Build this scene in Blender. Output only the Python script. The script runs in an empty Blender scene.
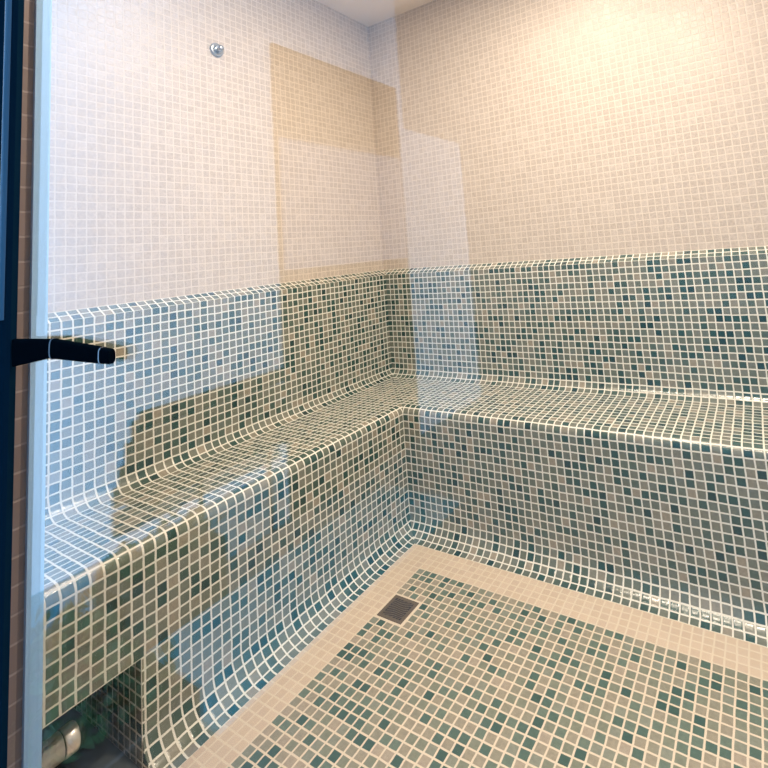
import bpy, bmesh, math, random
from mathutils import Vector, Matrix
random.seed(7)
C = bpy.context.scene.collection
T = 0.025                      # one mosaic tile pitch in metres
ZF = 16.41                     # tiles between the floor and the top row line of the bench riser
PI = math.pi

def W(x, y, z):                # tile coordinates -> world metres (floor at z = 0)
    return Vector((x * T, y * T, (z + ZF) * T))

# ------------------------------------------------------------------ materials
def new_mat(name):
    m = bpy.data.materials.new(name); m.use_nodes = True
    nt = m.node_tree; nt.nodes.clear()
    out = nt.nodes.new('ShaderNodeOutputMaterial')
    return m, nt, out

def nd(nt, kind, **kw):
    n = nt.nodes.new(kind)
    for k, v in kw.items():
        setattr(n, k, v)
    return n

def mth(nt, op, a, b=None, c=None):
    n = nt.nodes.new('ShaderNodeMath'); n.operation = op
    for i, v in enumerate((a, b, c)):
        if v is None: continue
        if isinstance(v, (int, float)): n.inputs[i].default_value = v
        else: nt.links.new(v, n.inputs[i])
    return n.outputs[0]

def mixc(nt, fac, a, b):
    n = nt.nodes.new('ShaderNodeMix'); n.data_type = 'RGBA'
    for sock, v in ((n.inputs[0], fac), (n.inputs[6], a), (n.inputs[7], b)):
        if isinstance(v, (int, float)): sock.default_value = v
        elif isinstance(v, tuple): sock.default_value = (*v, 1)
        else: nt.links.new(v, sock)
    return n.outputs[2]

def ramp(nt, fac, stops, interp='CONSTANT'):
    n = nt.nodes.new('ShaderNodeValToRGB'); r = n.color_ramp; r.interpolation = interp
    while len(r.elements) > 1: r.elements.remove(r.elements[-1])
    r.elements[0].position = stops[0][0]; r.elements[0].color = (*stops[0][1], 1)
    for p, c in stops[1:]:
        e = r.elements.new(p); e.color = (*c, 1)
    nt.links.new(fac, n.inputs[0])
    return n.outputs[0]

GREEN = [(0.0, (.009, .050, .046)), (.06, (.020, .078, .068)), (.16, (.045, .098, .080)), (.29, (.088, .136, .110)),
         (.41, (.138, .172, .138)), (.54, (.180, .202, .163)), (.67, (.216, .226, .182)), (.80, (.156, .188, .160)),
         (.90, (.270, .262, .210)), (.96, (.335, .305, .24))]
FLOORG = [(0.0, (.046, .105, .080)), (.07, (.084, .150, .115)), (.20, (.150, .210, .160)), (.37, (.235, .258, .190)),
          (.55, (.310, .298, .225)), (.71, (.360, .325, .245)), (.87, (.268, .288, .228)), (.95, (.43, .37, .29))]
PALE = [(0.0, (.59, .515, .45)), (.3, (.615, .54, .475)), (.6, (.58, .505, .44)), (.85, (.635, .56, .495))]
FPALE = [(0.0, (.70, .57, .44)), (.4, (.73, .60, .47)), (.75, (.68, .55, .43))]

def mosaic(name, palette, grout, seed=0.0, gw=0.075, rough=.16, pale_zone=None, bump=.3, grout_rough=.75, spec=.5):
    """small square mosaic laid on the UV grid (one tile per UV unit)"""
    m, nt, out = new_mat(name); L = nt.links
    uv = nd(nt, 'ShaderNodeUVMap'); uv.uv_map = 'UVMap'
    sp = nd(nt, 'ShaderNodeSeparateXYZ'); L.new(uv.outputs[0], sp.inputs[0])
    # hand laid: each line of grout wanders a little
    wob = nd(nt, 'ShaderNodeTexNoise'); wob.inputs['Scale'].default_value = .55; L.new(uv.outputs[0], wob.inputs['Vector'])
    ws = nd(nt, 'ShaderNodeSeparateXYZ'); L.new(wob.outputs['Color'], ws.inputs[0])
    u = mth(nt, 'ADD', sp.outputs[0], mth(nt, 'MULTIPLY', mth(nt, 'SUBTRACT', ws.outputs[0], .5), .16))
    v = mth(nt, 'ADD', sp.outputs[1], mth(nt, 'MULTIPLY', mth(nt, 'SUBTRACT', ws.outputs[1], .5), .16))
    fu, fv = mth(nt, 'FRACT', u), mth(nt, 'FRACT', v)
    iu, iv = mth(nt, 'FLOOR', u), mth(nt, 'FLOOR', v)
    du = mth(nt, 'MINIMUM', fu, mth(nt, 'SUBTRACT', 1.0, fu))
    dv = mth(nt, 'MINIMUM', fv, mth(nt, 'SUBTRACT', 1.0, fv))
    d = mth(nt, 'MINIMUM', du, dv)
    mr = nd(nt, 'ShaderNodeMapRange'); mr.interpolation_type = 'SMOOTHSTEP'
    L.new(d, mr.inputs[0]); mr.inputs[1].default_value = gw - .02; mr.inputs[2].default_value = gw + .02
    tile = mr.outputs[0]
    cid = nd(nt, 'ShaderNodeCombineXYZ'); L.new(iu, cid.inputs[0]); L.new(iv, cid.inputs[1]); cid.inputs[2].default_value = seed
    wn = nd(nt, 'ShaderNodeTexWhiteNoise'); L.new(cid.outputs[0], wn.inputs['Vector'])
    col = ramp(nt, wn.outputs['Value'], palette)
    # cloudy glass inside each tile
    cl = nd(nt, 'ShaderNodeTexNoise'); cl.inputs['Scale'].default_value = 3.2; cl.inputs['Detail'].default_value = 4
    off = nd(nt, 'ShaderNodeVectorMath'); off.operation = 'ADD'; L.new(uv.outputs[0], off.inputs[0])
    sc = nd(nt, 'ShaderNodeVectorMath'); sc.operation = 'SCALE'; L.new(wn.outputs['Color'], sc.inputs[0]); sc.inputs['Scale'].default_value = 40
    L.new(sc.outputs[0], off.inputs[1]); L.new(off.outputs[0], cl.inputs['Vector'])
    hsv = nd(nt, 'ShaderNodeHueSaturation'); L.new(col, hsv.inputs['Color'])
    val = mth(nt, 'ADD', .72, mth(nt, 'MULTIPLY', cl.outputs[0], .56)); L.new(val, hsv.inputs['Value'])
    tcol = hsv.outputs[0]
    gcol = grout
    if pale_zone:                       # the border of the floor: pale tiles, and the bedding under the drain
        (x0, y0, pal2, drain) = pale_zone
        inside = mth(nt, 'MULTIPLY', mth(nt, 'GREATER_THAN', u, x0), mth(nt, 'LESS_THAN', v, y0))
        col2 = ramp(nt, wn.outputs['Value'], pal2)
        tcol = mixc(nt, inside, col2, tcol)
        bx = mth(nt, 'MULTIPLY', mth(nt, 'GREATER_THAN', u, drain[0]), mth(nt, 'LESS_THAN', u, drain[1]))
        by = mth(nt, 'MULTIPLY', mth(nt, 'GREATER_THAN', v, drain[2]), mth(nt, 'LESS_THAN', v, drain[3]))
        tile = mth(nt, 'MULTIPLY', tile, mth(nt, 'SUBTRACT', 1.0, mth(nt, 'MULTIPLY', bx, by)))
    base = mixc(nt, tile, gcol, tcol)
    b = nd(nt, 'ShaderNodeBsdfPrincipled'); L.new(base, b.inputs['Base Color'])
    rr = mth(nt, 'ADD', mth(nt, 'MULTIPLY', tile, rough - grout_rough), grout_rough); L.new(rr, b.inputs['Roughness'])
    # tiles stand a hair proud of the grout, their faces uneven
    edge = nd(nt, 'ShaderNodeMapRange'); L.new(d, edge.inputs[0]); edge.inputs[1].default_value = gw - .03; edge.inputs[2].default_value = gw + .09
    h = mth(nt, 'ADD', edge.outputs[0], mth(nt, 'MULTIPLY', cl.outputs[0], .35))
    bp = nd(nt, 'ShaderNodeBump'); bp.inputs['Strength'].default_value = bump; bp.inputs['Distance'].default_value = .0015
    L.new(h, bp.inputs['Height']); L.new(bp.outputs[0], b.inputs['Normal'])
    b.inputs['Specular IOR Level'].default_value = spec
    L.new(b.outputs[0], out.inputs[0])
    return m

def plain(name, col, rough=.5, metal=0.0, noise=0.0, nscale=40, bump=0.0, spec=.5):
    m, nt, out = new_mat(name); L = nt.links
    b = nd(nt, 'ShaderNodeBsdfPrincipled')
    b.inputs['Base Color'].default_value = (*col, 1); b.inputs['Roughness'].default_value = rough; b.inputs['Metallic'].default_value = metal; b.inputs['Specular IOR Level'].default_value = spec
    if noise or bump:
        tc = nd(nt, 'ShaderNodeTexCoord'); n = nd(nt, 'ShaderNodeTexNoise'); n.inputs['Scale'].default_value = nscale; n.inputs['Detail'].default_value = 5
        L.new(tc.outputs['Object'], n.inputs['Vector'])
        if noise:
            a = tuple(c * (1 - noise) for c in col); z = tuple(min(1, c * (1 + noise)) for c in col)
            L.new(mixc(nt, n.outputs[0], a, z), b.inputs['Base Color'])
        if bump:
            bp = nd(nt, 'ShaderNodeBump'); bp.inputs['Strength'].default_value = bump; bp.inputs['Distance'].default_value = .002
            L.new(n.outputs[0], bp.inputs['Height']); L.new(bp.outputs[0], b.inputs['Normal'])
    L.new(b.outputs[0], out.inputs[0])
    return m

def brick_mat():
    m, nt, out = new_mat('brown_brick'); L = nt.links
    uv = nd(nt, 'ShaderNodeUVMap'); uv.uv_map = 'UVMap'
    br = nd(nt, 'ShaderNodeTexBrick'); L.new(uv.outputs[0], br.inputs['Vector'])
    br.inputs['Scale'].default_value = 1; br.inputs['Brick Width'].default_value = 4.6; br.inputs['Row Height'].default_value = 1.17
    br.inputs['Mortar Size'].default_value = .06; br.inputs['Mortar Smooth'].default_value = .3
    br.inputs['Color1'].default_value = (.235, .175, .158, 1); br.inputs['Color2'].default_value = (.275, .205, .185, 1)
    br.inputs['Mortar'].default_value = (.38, .30, .27, 1)
    b = nd(nt, 'ShaderNodeBsdfPrincipled'); L.new(br.outputs[0], b.inputs['Base Color']); b.inputs['Roughness'].default_value = .6
    bp = nd(nt, 'ShaderNodeBump'); bp.inputs['Strength'].default_value = .6; bp.inputs['Distance'].default_value = .002; bp.invert = True
    L.new(br.outputs['Fac'], bp.inputs['Height']); L.new(bp.outputs[0], b.inputs['Normal'])
    L.new(b.outputs[0], out.inputs[0])
    return m

def glass_mat():
    """clear float glass: lets the view through and mirrors by the angle (Schlick, n = 1.5)"""
    m, nt, out = new_mat('clear_glass'); L = nt.links
    g = nd(nt, 'ShaderNodeNewGeometry')
    dot = nd(nt, 'ShaderNodeVectorMath'); dot.operation = 'DOT_PRODUCT'
    L.new(g.outputs['Normal'], dot.inputs[0]); L.new(g.outputs['Incoming'], dot.inputs[1])
    c = mth(nt, 'ABSOLUTE', dot.outputs['Value'])
    f = mth(nt, 'ADD', .042, mth(nt, 'MULTIPLY', .958, mth(nt, 'POWER', mth(nt, 'SUBTRACT', 1.0, c), 5.0)))
    tr = nd(nt, 'ShaderNodeBsdfTransparent'); tr.inputs[0].default_value = (.985, .995, .99, 1)
    gl = nd(nt, 'ShaderNodeBsdfGlossy'); gl.inputs['Roughness'].default_value = 0.0; gl.inputs[0].default_value = (1, 1, 1, 1)
    mx = nd(nt, 'ShaderNodeMixShader'); L.new(f, mx.inputs[0]); L.new(tr.outputs[0], mx.inputs[1]); L.new(gl.outputs[0], mx.inputs[2])
    L.new(mx.outputs[0], out.inputs[0])
    return m

def emit_mat(name, col, s):
    m, nt, out = new_mat(name)
    e = nd(nt, 'ShaderNodeEmission'); e.inputs[0].default_value = (*col, 1); e.inputs[1].default_value = s
    nt.links.new(e.outputs[0], out.inputs[0])
    return m

GROUT = (.86, .85, .78)
M = dict(
    green=mosaic('green_glass_mosaic', GREEN, GROUT, 1.0, gw=.085, rough=.2, spec=.75),
    pale=mosaic('pale_mosaic', PALE, (.77, .69, .61), 2.0, gw=.07, rough=.38, bump=.25),
    floor=mosaic('floor_mosaic', FLOORG, (.80, .70, .56), 3.0, gw=.085, rough=.3,
                 pale_zone=(0.0, 0.0, FPALE, (0, 4, -9, -5))),
    plaster=plain('ceiling_plaster', (.90, .81, .72), .9, bump=.1, nscale=60),
    brick=brick_mat(),
    glass=glass_mat(),
    blue_refl=plain('blue_reflection', (.44, .70, 1.0), .4),  # blue of the reflection beside the glass edge, put into the colour
    dark=plain('dark_blue_lacquer', (.003, .016, .032), .4, spec=.0),
    bead=plain('bead_reflected_blue', (.018, .11, .20), .15),  # stile lacquer with its blue reflection put into the colour
    black=plain('black_handle', (.0015, .004, .007), .6, spec=.0),
    rim_dark=plain('dark_rim', (.05, .07, .09), .3, 1.0),
    rim=plain('handle_rim', (.20, .23, .26), .25, 1.0),
    chrome=plain('chrome', (.86, .82, .80), .33, .6),
    steel=plain('brushed_steel', (.42, .45, .47), .28, 1.0),
    bronze=plain('drain_steel', (.150, .118, .080), .5, 0.0, spec=.15, noise=.2, nscale=200),
    shadowgap=plain('drain_pit', (.012, .011, .010), .8),
    white_wall=plain('white_render', (.86, .87, .90), .85, bump=.1),
    blocker=plain('blocker_render', (.74, .82, .88), .85, bump=.1),
    wood=plain('dark_wood', (.075, .045, .028), .5, noise=.35, nscale=9),
    terrace=plain('terrace_stone', (.15, .175, .19), .6, noise=.1, nscale=6),
    teal_tint=plain('teal_reflection', (.07, .30, .38), .4),  # teal of the reflected tint, for the added panel outside
    door_pane=plain('door_pane', (.40, .45, .54), .3),
    pool=plain('pool_water', (.09, .40, .48), .05),
    leaf=plain('hedge_leaf', (.045, .085, .025), .6, noise=.5, nscale=60),
    concrete=plain('grey_screed', (.10, .12, .13), .8, noise=.2, nscale=30, bump=.2),
    lampw=emit_mat('lamp_glow', (1.0, .80, .58), 12.0),
    lampring=plain('lamp_ring', (.8, .8, .8), .3),
)

# ------------------------------------------------------------------ mesh helpers
def link(name, bm, mat, parent=None, smooth=False, loc=None):
    me = bpy.data.meshes.new(name)
    bm.normal_update(); bm.to_mesh(me); bm.free()
    me.materials.append(mat)
    if smooth:
        for p in me.polygons: p.use_smooth = True
    o = bpy.data.objects.new(name, me); C.objects.link(o)
    if loc is not None: o.location = loc
    if parent is not None:
        o.parent = parent
    return o

def tag(o, label=None, cat=None, group=None, kind=None):
    if label: o['label'] = label
    if cat: o['category'] = cat
    if group: o['group'] = group
    if kind: o['kind'] = kind
    return o

def empty(name, loc):
    o = bpy.data.objects.new(name, None); o.empty_display_size = .05; o.location = loc
    C.objects.link(o); return o

def reparent(ch, root):        # keep the child's world place: mesh data are in world coordinates
    ch.parent = root
    ch.matrix_parent_inverse = Matrix.Translation(root.location).inverted()

def box(bm, a, b, uvf=None, bevel=0.0):
    """axis aligned box between two tile-coordinate corners"""
    x0, y0, z0 = a; x1, y1, z1 = b
    vs = [bm.verts.new(W(x, y, z)) for x in (x0, x1) for y in (y0, y1) for z in (z0, z1)]
    q = [(0, 1, 3, 2), (4, 6, 7, 5), (0, 4, 5, 1), (2, 3, 7, 6), (0, 2, 6, 4), (1, 5, 7, 3)]
    fs = [bm.faces.new([vs[i] for i in f]) for f in q]
    if bevel:
        bmesh.ops.bevel(bm, geom=list({e for f in fs for e in f.edges}), offset=bevel * T, segments=3, profile=.5, affect='EDGES')
    return fs

def uvbox(bm, ou=0, ov=0, oz=0, gz=0):
    """grid UVs in tile units by face direction"""
    lay = (bm.loops.layers.uv.get('UVMap') or bm.loops.layers.uv.new('UVMap'))
    bm.normal_update()
    for f in bm.faces:
        n = f.normal
        for l in f.loops:
            x, y, z = l.vert.co.x / T, l.vert.co.y / T, l.vert.co.z / T - ZF
            if abs(n.z) > .7: l[lay].uv = (x - ou, y - ov)
            elif abs(n.x) > .7: l[lay].uv = (-y + 200, z - gz + 100)
            else: l[lay].uv = (x + 100, z - gz + 100)

def shear(bm, k, z0=37.0, dx=0.0):
    for v in bm.verts:
        if v.co.x > 0: v.co.x += T * (k * (v.co.z / T - ZF - z0) + dx)

def struct(name, bm, mat):
    o = link(name, bm, mat); o['kind'] = 'structure'; return o

def lathe(bm, prof, axis_o, ax, n=40):
    """revolve (distance along axis, radius) about axis through axis_o (world) along ax"""
    ax = Vector(ax).normalized()
    s = ax.orthogonal().normalized(); t = ax.cross(s)
    rings = []
    for d, r in prof:
        rings.append([bm.verts.new(axis_o + ax * d + (s * math.cos(2 * PI * k / n) + t * math.sin(2 * PI * k / n)) * max(r, 1e-5)) for k in range(n)])
    for a, b in zip(rings, rings[1:]):
        for k in range(n):
            bm.faces.new((a[k], a[(k + 1) % n], b[(k + 1) % n], b[k]))
    bm.faces.new(rings[0][::-1]); bm.faces.new(rings[-1])

# ------------------------------------------------------------------ the corner bench
DR, DL = 14.88, 13.88          # seat depth from riser to backrest, right and left wing
RC, RN, RS, RB = 2.7, 1.1, 1.8, .95     # cove at floor, nose, cove behind seat, top of backrest
ZB = 20.2                       # top row line of the backrest
LED = 1.76                      # flat of the ledge
XE = 74.0                       # right end of the room
YV = -37.25                     # left wing: where the riser stops and the open niche begins
YE = -51.0                      # inner face of the front wall
APR = -8.0                      # lower edge of the apron over the niche

def profile():
    """list of (part, [(offset_right, offset_left, z, v)]); offsets are distances behind the riser plane"""
    parts = []
    N = 8
    zc = -ZF + RC
    pts = []
    arc = RC * PI / 2
    for k in range(N + 1):
        a = k / N * PI / 2
        o = -RC + RC * math.sin(a); z = -ZF + RC - RC * math.cos(a)
        pts.append((o, o, z, zc - arc * (1 - k / N)))
    for k in range(1, 8):
        z = zc + (0 - zc) * k / 7
        pts.append((0, 0, z, z))
    parts.append(('riser', pts))
    pts = []
    for k in range(N + 1):
        a = k / N * PI / 2
        o = RN - RN * math.cos(a); z = RN * math.sin(a)
        pts.append((o, o, z, RN * a))
    v0 = RN * PI / 2
    fl = DR - RN - RS; flL = DL - RN - RS
    for k in range(1, 7):
        pts.append((RN + fl * k / 6, RN + flL * k / 6, RN, v0 + fl * k / 6))
    parts.append(('seat', pts))
    v1 = v0 + fl
    pts = []
    for k in range(N + 1):
        a = k / N * PI / 2
        o = -RS + RS * math.sin(a)
        pts.append((DR + o, DL + o, RN + RS - RS * math.cos(a), v1 + RS * a))
    v2 = v1 + RS * PI / 2
    z2 = RN + RS
    for k in range(1, 7):
        z = z2 + (ZB - z2) * k / 6
        pts.append((DR, DL, z, v2 + (z - z2)))
    parts.append(('backrest', pts))
    v3 = round(v2 + ZB - z2)
    pts = [(DR + LED * k / 4, DL + LED * k / 4, ZB + RB * k / 4, v3 + 2.0 * k / 4) for k in range(5)]
    parts.append(('ledge', pts))
    return parts

WR, WL = DR + LED + .06, DL + LED + .06      # wall planes behind the ledge
ZC = 72.7                                   # ceiling

bench = empty('corner_bench', W(-6, 6, -ZF))
tag(bench, 'L-shaped built-in steam room bench clad in green glass mosaic with high backrest', 'bench')

def strip(name, pts, wing, end_a, end_b, solid=1.0):
    """one wing of one part; wing 'R' runs along x, 'L' along -y; mitred at the inner corner"""
    bm = bmesh.new(); lay = (bm.loops.layers.uv.get('UVMap') or bm.loops.layers.uv.new('UVMap'))
    cols = []
    NS = 12
    for (oR, oL, z, v) in pts:
        if wing == 'R':
            a = -oL if end_a is None else end_a
            row = [(W(a + (end_b - a) * k / NS, oR, z), (a + (end_b - a) * k / NS, v)) for k in range(NS + 1)]
        else:
            a = oR if end_a is None else end_a
            row = [(W(-oL, a + (end_b - a) * k / NS, z), (-(a + (end_b - a) * k / NS) + 300, v)) for k in range(NS + 1)]
        cols.append([(bm.verts.new(p), uv) for p, uv in row])
    for r0, r1 in zip(cols, cols[1:]):
        for k in range(NS):
            q = [r0[k], r0[k + 1], r1[k + 1], r1[k]]
            if wing == 'L': q = q[::-1]
            f = bm.faces.new([c[0] for c in q])
            for l, c in zip(f.loops, q): l[lay].uv = c[1]
    for e in bm.edges:
        if e.is_boundary: e.smooth = False
    o = link(name, bm, M['green'], None, smooth=True)
    md = o.modifiers.new('body', 'SOLIDIFY'); md.thickness = solid * T; md.offset = -1; md.use_rim = True
    reparent(o, bench)
    return o

for nm, pts in profile():
    th = .1 if nm == 'ledge' else 1.0
    strip(nm, pts, 'R', None, XE - .06, th)
    strip(nm, pts, 'L', None, YV if nm == 'riser' else YE + .06, th)

# apron over the niche, and the niche's side and top
apts = [(0, 0, APR * (1 - k / 4), APR * (1 - k / 4)) for k in range(5)]
strip('apron', apts, 'L', YV, YE + .06, 1.2)
# side of the riser block, seen in the niche (follows the floor cove)
bm = bmesh.new(); lay = (bm.loops.layers.uv.get('UVMap') or bm.loops.layers.uv.new('UVMap'))
out = [(-oL, z) for (oR, oL, z, v) in profile()[0][1] if z <= APR + .001] + [(0, APR)]
ring = out + [(-WL + .06, APR), (-WL + .06, -ZF)]
fr = [bm.verts.new(W(x, YV - .05, z)) for x, z in ring]
bk = [bm.verts.new(W(x, YV - .004, z)) for x, z in ring]
bm.faces.new(fr[::-1]); bm.faces.new(bk)
for i in range(len(ring)):
    j = (i + 1) % len(ring); bm.faces.new((fr[i], fr[j], bk[j], bk[i]))
bmesh.ops.recalc_face_normals(bm, faces=bm.faces)
for f in bm.faces:
    for l in f.loops: l[lay].uv = (l.vert.co.x / T + 400, l.vert.co.z / T - ZF)
o = link('end_panel', bm, M['green']); reparent(o, bench)
bm = bmesh.new(); box(bm, (-WL + .05, YE + .02, APR - .05), (-1.25, YV + .0, APR + 1.1)); uvbox(bm)
o = link('underside', bm, M['concrete']); reparent(o, bench)

bm = bmesh.new(); box(bm, (-WL + .1, YE + .1, -ZF + .005), (-.02, YV - .1, -ZF + .06)); uvbox(bm)
o = link('niche_base', bm, M['concrete']); reparent(o, bench)

# ------------------------------------------------------------------ room shell
TH = 5.0
bm = bmesh.new(); box(bm, (-WL - TH, -52.1, -ZF - 4), (XE + TH, WR + TH, -ZF)); uvbox(bm, 6.42, -6.74); struct('floor', bm, M['floor'])
bm = bmesh.new(); box(bm, (-WL - TH, -52.1, ZC), (XE + TH, WR + TH, ZC + 5)); uvbox(bm); struct('ceiling', bm, M['plaster'])
bm = bmesh.new(); box(bm, (-WL - TH, -52.1, -ZF), (-WL, WR + TH, ZC)); uvbox(bm, gz=21.15); struct('wall_left', bm, M['pale'])
bm = bmesh.new(); box(bm, (-WL, WR, -ZF), (XE, WR + TH, ZC)); uvbox(bm, gz=21.15); struct('wall_back', bm, M['pale'])
bm = bmesh.new(); box(bm, (XE, -52.1, -ZF), (XE + TH, WR + TH, ZC)); uvbox(bm, gz=21.15); struct('wall_right', bm, M['pale'])
# front wall: brick pier at the left of the glass
XJ = 20.0
bm = bmesh.new(); box(bm, (-WL, -52.1, -ZF), (XJ, YE, ZC)); uvbox(bm, gz=.28); shear(bm, .0113); struct('wall_front', bm, M['brick'])

# glass front, and an added strip painted with the blue reflection at its edge
GY0, GY1 = -51.92, -51.76
bm = bmesh.new(); box(bm, (XJ - .35, GY0, -ZF), (XE, GY1, ZC)); struct('window_1', bm, M['glass'])
bm = bmesh.new(); box(bm, (XJ, -51.52, -ZF), (XJ + .22, -50.90, ZC)); shear(bm, .0113); struct('reflection_strip_1', bm, M['blue_refl'])

# ------------------------------------------------------------------ door stile with lever handle
door = empty('door_1', W(19.4, -52.35, -ZF)); door['kind'] = 'structure'
sec = [(15.0, -52.12), (20.5, -52.12), (20.5, -52.34), (20.36, -52.46), (15.0, -52.46)]
bm = bmesh.new()
lo = [bm.verts.new(W(x, y, -ZF)) for x, y in sec]; hi = [bm.verts.new(W(x, y, ZC)) for x, y in sec]
bm.faces.new(lo); bm.faces.new(hi[::-1])
for i in range(len(sec)):
    j = (i + 1) % len(sec); bm.faces.new((lo[i], lo[j], hi[j], hi[i]))
bmesh.ops.recalc_face_normals(bm, faces=bm.faces); shear(bm, .018, dx=.12)
o = link('stile', bm, M['dark']); reparent(o, door)
bm = bmesh.new()                      # raised rounded bead down the stile as far as the handle
sec = [(19.88 + .22 * math.cos(a), -52.44 - .20 * math.sin(a)) for a in [PI * k / 10 for k in range(11)]]
lo = [bm.verts.new(W(x, y, 22.9)) for x, y in sec]; hi = [bm.verts.new(W(x, y, ZC)) for x, y in sec]
bm.faces.new(lo); bm.faces.new(hi[::-1])
for i in range(len(sec)):
    j = (i + 1) % len(sec); bm.faces.new((lo[i], lo[j], hi[j], hi[i]))
bmesh.ops.recalc_face_normals(bm, faces=bm.faces); shear(bm, .018, dx=.12)
o = link('bead', bm, M['bead']); reparent(o, door)

def sweep(bm, path, n=24, flat=2.6):
    """loft rounded cross-sections: path = [(centre world, half height, half depth, squareness)]"""
    rings = []
    for i, (c, hh, hd, sq) in enumerate(path):
        a = path[max(i - 1, 0)][0]; b = path[min(i + 1, len(path) - 1)][0]
        d = (b - a).normalized(); up = Vector((0, 0, 1)); up = (up - d * up.dot(d)).normalized(); side = d.cross(up)
        ring = []
        for k in range(n):
            t = 2 * PI * k / n
            cx, sx = math.cos(t), math.sin(t)
            e = 2.0 / sq
            ring.append(bm.verts.new(c + up * hh * math.copysign(abs(sx) ** e, sx) + side * hd * math.copysign(abs(cx) ** e, cx)))
        rings.append(ring)
    for r0, r1 in zip(rings, rings[1:]):
        for k in range(n):
            bm.faces.new((r0[k], r0[(k + 1) % n], r1[(k + 1) % n], r1[k]))
    bm.faces.new(rings[0][::-1]); bm.faces.new(rings[-1])
    bmesh.ops.recalc_face_normals(bm, faces=bm.faces)

H0, H1, H2 = W(20.45, -52.20, 21.44), W(24.15, -52.16, 21.74), W(29.05, -52.12, 21.60)
lever = empty('lever_handle', H1); lever['label'] = 'black lever handle'
lever.parent = door; lever.matrix_parent_inverse = Matrix.Translation(door.location).inverted()
def sub(o): o.parent = lever; o.matrix_parent_inverse = (Matrix.Translation(H1)).inverted(); return o
def lerp(a, b, t): return a + (b - a) * t
bm = bmesh.new()
sweep(bm, [(lerp(H0, H1, t), (.60 - .23 * t) * T, .12 * T, 7) for t in (0, .1, .3, .6, .85, 1.0)])
sub(link('neck', bm, M['black'], smooth=False))
bm = bmesh.new()
sweep(bm, [(lerp(H1, H2, t), .415 * T, .165 * T, 3.2) for t in (.03, .05)])
sub(link('ring', bm, M['rim_dark'], smooth=False))
bm = bmesh.new()
path = [(lerp(H1, H2, -.02), .38 * T, .14 * T, 3.0)]
for t in (0.0, .03, .1, .4, .7, .86):
    path.append((lerp(H1, H2, t), (.40 - .12 * t) * T, .15 * T, 3.2))
sweep(bm, path)
sub(link('grip', bm, M['black'], smooth=True))
bm = bmesh.new()
sweep(bm, [(lerp(H1, H2, t), (.30) * T, .16 * T, 3.2) for t in (.86, .875)])
sub(link('collar', bm, M['rim'], smooth=False))
bm = bmesh.new()
sweep(bm, [(lerp(H1, H2, .875), .28 * T, .14 * T, 3.4), (lerp(H1, H2, .98), .27 * T, .14 * T, 3.4), (lerp(H1, H2, 1.0), .22 * T, .11 * T, 3.4)])
sub(link('end_cap', bm, M['black'], smooth=False))

# ------------------------------------------------------------------ floor drain
DX0, DX1, DY0, DY1 = 6.72, 10.14, -15.5, -11.98
dz = -ZF
drain = empty('floor_drain', W((DX0 + DX1) / 2, (DY0 + DY1) / 2, dz))
tag(drain, 'square brushed metal floor drain with curved slots set in the green floor mosaic', 'drain')
bm = bmesh.new()
fw = .42
for a, b in (((DX0, DY0), (DX1, DY0 + fw)), ((DX0, DY1 - fw), (DX1, DY1)), ((DX0, DY0 + fw), (DX0 + fw, DY1 - fw)), ((DX1 - fw, DY0 + fw), (DX1, DY1 - fw))):
    box(bm, (a[0], a[1], dz + .002), (b[0], b[1], dz + .06))
o = link('frame', bm, M['bronze']); reparent(o, drain)
bm = bmesh.new(); box(bm, (DX0 + fw, DY0 + fw, dz + .002), (DX1 - fw, DY1 - fw, dz + .01))
o = link('pit', bm, M['shadowgap']); reparent(o, drain)
gx0, gx1, gy0, gy1 = DX0 + fw, DX1 - fw, DY0 + fw, DY1 - fw
def clipbar(c, ht):
    # a wavy bar running across the grate on the diagonal
    bm = bmesh.new(); pts = []
    n = 30
    for k in range(n + 1):
        s = -2.4 + 4.8 * k / n
        w = .10 * math.sin(s * 2.6)
        cx, cy = (gx0 + gx1) / 2, (gy0 + gy1) / 2
        dx, dy = .75, .66
        px, py = cx + dx * s - dy * (c + w), cy + dy * s + dx * (c + w)
        if gx0 - .02 <= px <= gx1 + .02 and gy0 - .02 <= py <= gy1 + .02: pts.append((px, py))
    if len(pts) < 3: bm.free(); return
    hw = .075; rows = []
    for x, y in pts:
        nx, ny = -.66 * hw, .75 * hw
        rows.append([bm.verts.new(W(x + nx * a, y + ny * a, dz + z)) for a, z in ((-1, .012), (-1, .05), (1, .05), (1, .012))])
    for r0, r1 in zip(rows, rows[1:]):
        for k in range(4): bm.faces.new((r0[k], r1[k], r1[(k + 1) % 4], r0[(k + 1) % 4]))
    bm.faces.new(rows[0]); bm.faces.new(rows[-1][::-1])
    bmesh.ops.recalc_face_normals(bm, faces=bm.faces)
    o = link('grate_bar', bm, M['bronze']); reparent(o, drain)
for i in range(-5, 6): clipbar(i * .30, .09)

# ------------------------------------------------------------------ wall sensor (round metal disc, left wall)
SP = W(-WL, -18.43, 56.5)
sensor = empty('wall_sensor', SP)
tag(sensor, 'small round grey metal sensor high on the pale mosaic of the left wall', 'sensor')
bm = bmesh.new(); lathe(bm, [(0, .026), (.006, .026), (.009, .0235), (.010, .020)], SP, (1, 0, 0)); o = link('base_plate', bm, M['steel'], smooth=False); reparent(o, sensor)
bm = bmesh.new(); lathe(bm, [(.010, .0125), (.030, .0115), (.036, .009), (.0375, .004)], SP, (1, 0, 0)); o = link('probe', bm, M['steel'], smooth=True); reparent(o, sensor)

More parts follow.
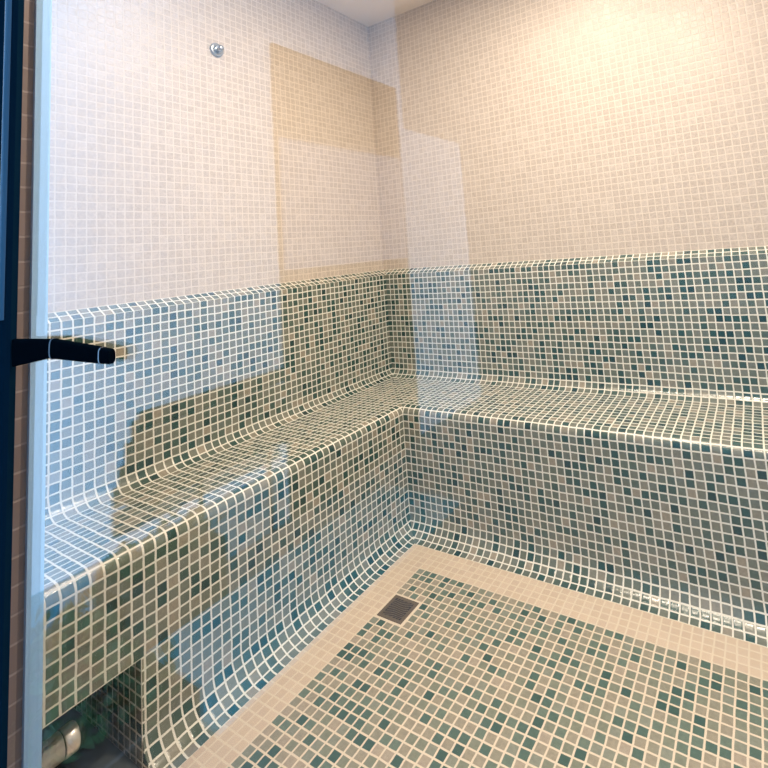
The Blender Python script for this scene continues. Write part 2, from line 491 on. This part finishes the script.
# ------------------------------------------------------------------ chrome fitting in the niche
NP = W(-1.95, YE, -11.35)
fit = empty('chrome_outlet', NP)
tag(fit, 'chrome cylindrical outlet with a rounded end in the dark niche under the bench', 'outlet')
L0 = 9.9 * T
r = 1.02 * T
bm = bmesh.new(); lathe(bm, [(0, r * 1.5), (.4 * T, r * 1.5), (.55 * T, r * 1.3), (.6 * T, r * .96), (L0 * .88, r * .96)], NP, (0, 1, 0)); o = link('pipe', bm, M['chrome'], smooth=False); reparent(o, fit)
bm = bmesh.new(); lathe(bm, [(L0 * .88, r * .90), (L0 * .888, r * .90)], NP, (0, 1, 0)); o = link('seal_ring', bm, M['shadowgap']); reparent(o, fit)
bm = bmesh.new(); lathe(bm, [(L0 * .888, r * .98), (L0 * .892, r * 1.02), (L0 * .965, r * 1.02)] + [(L0 * .965 + (.2) * r * math.sin(a), r * (1.02 - .2 * (1 - math.cos(a)))) for a in (.3, .6, .9, 1.2, 1.5)], NP, (0, 1, 0)); o = link('end_cap', bm, M['chrome'], smooth=True); reparent(o, fit)
for o in fit.children:
    for p in o.data.polygons: p.use_smooth = len(p.vertices) == 4

# ------------------------------------------------------------------ recessed ceiling lamp above the frame, and two added fill lamps
def lamp(x, y, power, nth):
    root = empty('ceiling_light', W(x, y, ZC)); tag(root, nth, 'light', 'recessed ceiling lights')
    bm = bmesh.new(); lathe(bm, [(0, .052), (.004, .052), (.006, .047), (.0062, .040)], W(x, y, ZC), (0, 0, -1)); o = link('ring', bm, M['lampring']); reparent(o, root)
    bm = bmesh.new(); lathe(bm, [(.0063, .038), (.0075, .036)], W(x, y, ZC), (0, 0, -1)); o = link('diffuser', bm, M['lampw']); reparent(o, root)
    ld = bpy.data.lights.new('lamp', 'AREA'); ld.shape = 'DISK'; ld.size = .16; ld.energy = power; ld.color = (1.0, .835, .66)
    lo = bpy.data.objects.new('lamp', ld); C.objects.link(lo); lo.location = W(x, y, ZC) + Vector((0, 0, -.012)); reparent(lo, root)
lamp(29, -9, 5.5, 'recessed round ceiling light nearest the back wall')
lamp(42, -30, 21.0, 'added round fill light in the ceiling nearest the glass front')  # fill lamp added to lift the warm light in the room
lamp(16, -20, 6.5, 'added round fill light in the ceiling nearest the left wall')  # extra lamp added to fill the left side and the bench corner

# ------------------------------------------------------------------ outside, mirrored in the glass
XW = -20.3
def sbox(name, a, b, mat):
    bm = bmesh.new(); box(bm, a, b); uvbox(bm); return struct(name, bm, mat)
sbox('terrace', (-320, -420, -ZF - 4), (320, -52.2, -ZF - .02), M['terrace'])
sbox('wall_outside', (XW - 5, -136.5, -ZF), (XW, -52.1, 190), M['white_wall'])
sbox('wall_terrace', (XW - 5, -163, -ZF), (XW, -136.5, 54), M['white_wall'])
bm = bmesh.new(); box(bm, (-330, -306, -ZF), (330, -300, 190)); uvbox(bm); struct('wall_sky_blocker', bm, M['blocker'])  # unseen wall, added to block the sky in the glass reflection
bm = bmesh.new(); box(bm, (XW + .005, -97.5, -ZF), (XW + .3, -52.6, -8)); struct('reflection_strip_2', bm, M['teal_tint'])  # panel added so the wall foot reflects teal and dimmer in the glass
door2 = empty('door_2', W(XW, -115, -ZF)); door2['kind'] = 'structure'
bm = bmesh.new(); box(bm, (XW + .01, -133.5, -ZF), (XW + .9, -98.5, 63.2)); o = link('leaf', bm, M['wood']); reparent(o, door2)
bm = bmesh.new(); box(bm, (XW + .9, -133.0, 23), (XW + 1.0, -98.9, 46)); o = link('pane', bm, M['door_pane']); reparent(o, door2)
# narrow water channel in the terrace
bm = bmesh.new(); box(bm, (-12.8, -113, -ZF - .02), (3.2, -71, -ZF + .3)); struct('water_channel', bm, M['pool'])
# slatted bench against the outside wall
gb = empty('garden_bench', W(-16, -86, -ZF)); tag(gb, 'dark slatted wooden bench against the white outside wall', 'bench')
for z in (-1.4, .8, 3.2, 5.6):
    bm = bmesh.new(); box(bm, (-18.6, -97, z), (-17.8, -73.5 - .3 * z, z + 2.0), bevel=.15); o = link('back_slat', bm, M['wood']); reparent(o, gb)
for x in (-17.4,):
    bm = bmesh.new(); box(bm, (x, -97, -2.0), (x + 3.2, -73, -1.2), bevel=.15); o = link('seat_slat', bm, M['wood']); reparent(o, gb)
for y in (-76, -95):
    bm = bmesh.new(); box(bm, (-20.28, y, -2.8), (-15, y + .8, -2.05), bevel=.1); o = link('bracket', bm, M['wood']); reparent(o, gb)

for y in (-84, -95):
    bm = bmesh.new(); box(bm, (-19.95, y, -ZF - .01), (-19.6, y + .4, -2.85), bevel=.1); o = link('leg', bm, M['wood']); reparent(o, gb)
# low shrub in a trough in the outside corner
def trough(x0, x1, y0, y1, h, n, label):
    tr = empty('shrub_trough', W((x0 + x1) / 2, (y0 + y1) / 2, -ZF)); tag(tr, label, 'plant', 'shrub troughs outside')
    bm = bmesh.new(); box(bm, (x0, y0, -ZF - .02), (x1, y1, -ZF + h), bevel=.3); o = link('trough', bm, M['wood']); reparent(o, tr)
    bm = bmesh.new()
    for i in range(n):
        c = Vector((random.uniform(x0 + 1, x1 - 1), random.uniform(y0 + .7, y1 - .7), -ZF + h + random.uniform(0, 3.5) * random.random()))
        a = random.uniform(0, 2 * PI); t = random.uniform(.2, 1.2); l = random.uniform(1.2, 2.2)
        d = Vector((math.cos(a) * math.cos(t), math.sin(a) * math.cos(t), math.sin(t))); sd = Vector((-math.sin(a), math.cos(a), .1)) * .4
        vs = [bm.verts.new(W(*q)) for q in (c, c + d * l * .5 + sd, c + d * l, c + d * l * .5 - sd)]
        bm.faces.new(vs)
    o = link('foliage', bm, M['leaf']); o['kind'] = 'stuff'; reparent(o, tr)
trough(-19.8, 2, -70.5, -57, 4, 420, 'wide low shrub trough at the foot of the brick pier outside')
trough(-19.8, -13, -83, -71, 7, 230, 'narrow shrub trough along the white outside wall under the slatted bench')

# ------------------------------------------------------------------ daylight
w = bpy.data.worlds.new('sky'); bpy.context.scene.world = w; w.use_nodes = True
nt = w.node_tree; nt.nodes.clear()
o = nt.nodes.new('ShaderNodeOutputWorld'); b = nt.nodes.new('ShaderNodeBackground')
tc = nt.nodes.new('ShaderNodeTexCoord'); sp = nt.nodes.new('ShaderNodeSeparateXYZ'); nt.links.new(tc.outputs['Generated'], sp.inputs[0])
c = ramp(nt, sp.outputs[2], [(0.0, (.70, .82, 1.0)), (.35, (.62, .78, 1.02)), (1.0, (.50, .70, 1.05))], 'LINEAR')
nt.links.new(c, b.inputs[0]); b.inputs[1].default_value = .8
nt.links.new(b.outputs[0], o.inputs[0])

sd = bpy.data.lights.new('sun', 'SUN'); sd.energy = 4.7; sd.angle = math.radians(3); sd.color = (.29, .60, 1.0)
so = bpy.data.objects.new('sun', sd); C.objects.link(so); so.location = (6, -4, 5)
so.rotation_euler = Vector((-.80, -.02, -.60)).to_track_quat('-Z', 'Y').to_euler()

# ------------------------------------------------------------------ camera
p = [49.15897, -60.93799, 24.4354, 0.53877, 0.11144, -0.08457, 489.0612, 456.20609, 192.2943]
yaw, pitch, roll = p[3:6]
f = Vector((-math.sin(yaw) * math.cos(pitch), math.cos(yaw) * math.cos(pitch), math.sin(pitch)))
r0 = Vector((math.cos(yaw), math.sin(yaw), 0)); u0 = r0.cross(f)
r1 = r0 * math.cos(roll) + u0 * math.sin(roll); u1 = -r0 * math.sin(roll) + u0 * math.cos(roll)
cd = bpy.data.cameras.new('camera'); cam = bpy.data.objects.new('camera', cd); C.objects.link(cam)
cam.matrix_world = Matrix.Translation(W(*p[:3])) @ Matrix((r1, u1, -f)).transposed().to_4x4()
cd.sensor_width = 36; cd.sensor_fit = 'HORIZONTAL'; cd.lens = p[6] / 768 * 36
cd.shift_x = (384 - p[7]) / 768; cd.shift_y = (p[8] - 384) / 768
cd.clip_start = .005
sc = bpy.context.scene; sc.camera = cam
sc.view_settings.view_transform = 'Standard'; sc.view_settings.look = 'None'; sc.view_settings.gamma = 1
sc.view_settings.exposure = 0.43; sc.view_settings.use_curve_mapping = False
sc.cycles.use_denoising = True
sc.cycles.max_bounces = 10; sc.cycles.transparent_max_bounces = 16; sc.cycles.caustics_reflective = False; sc.cycles.caustics_refractive = False
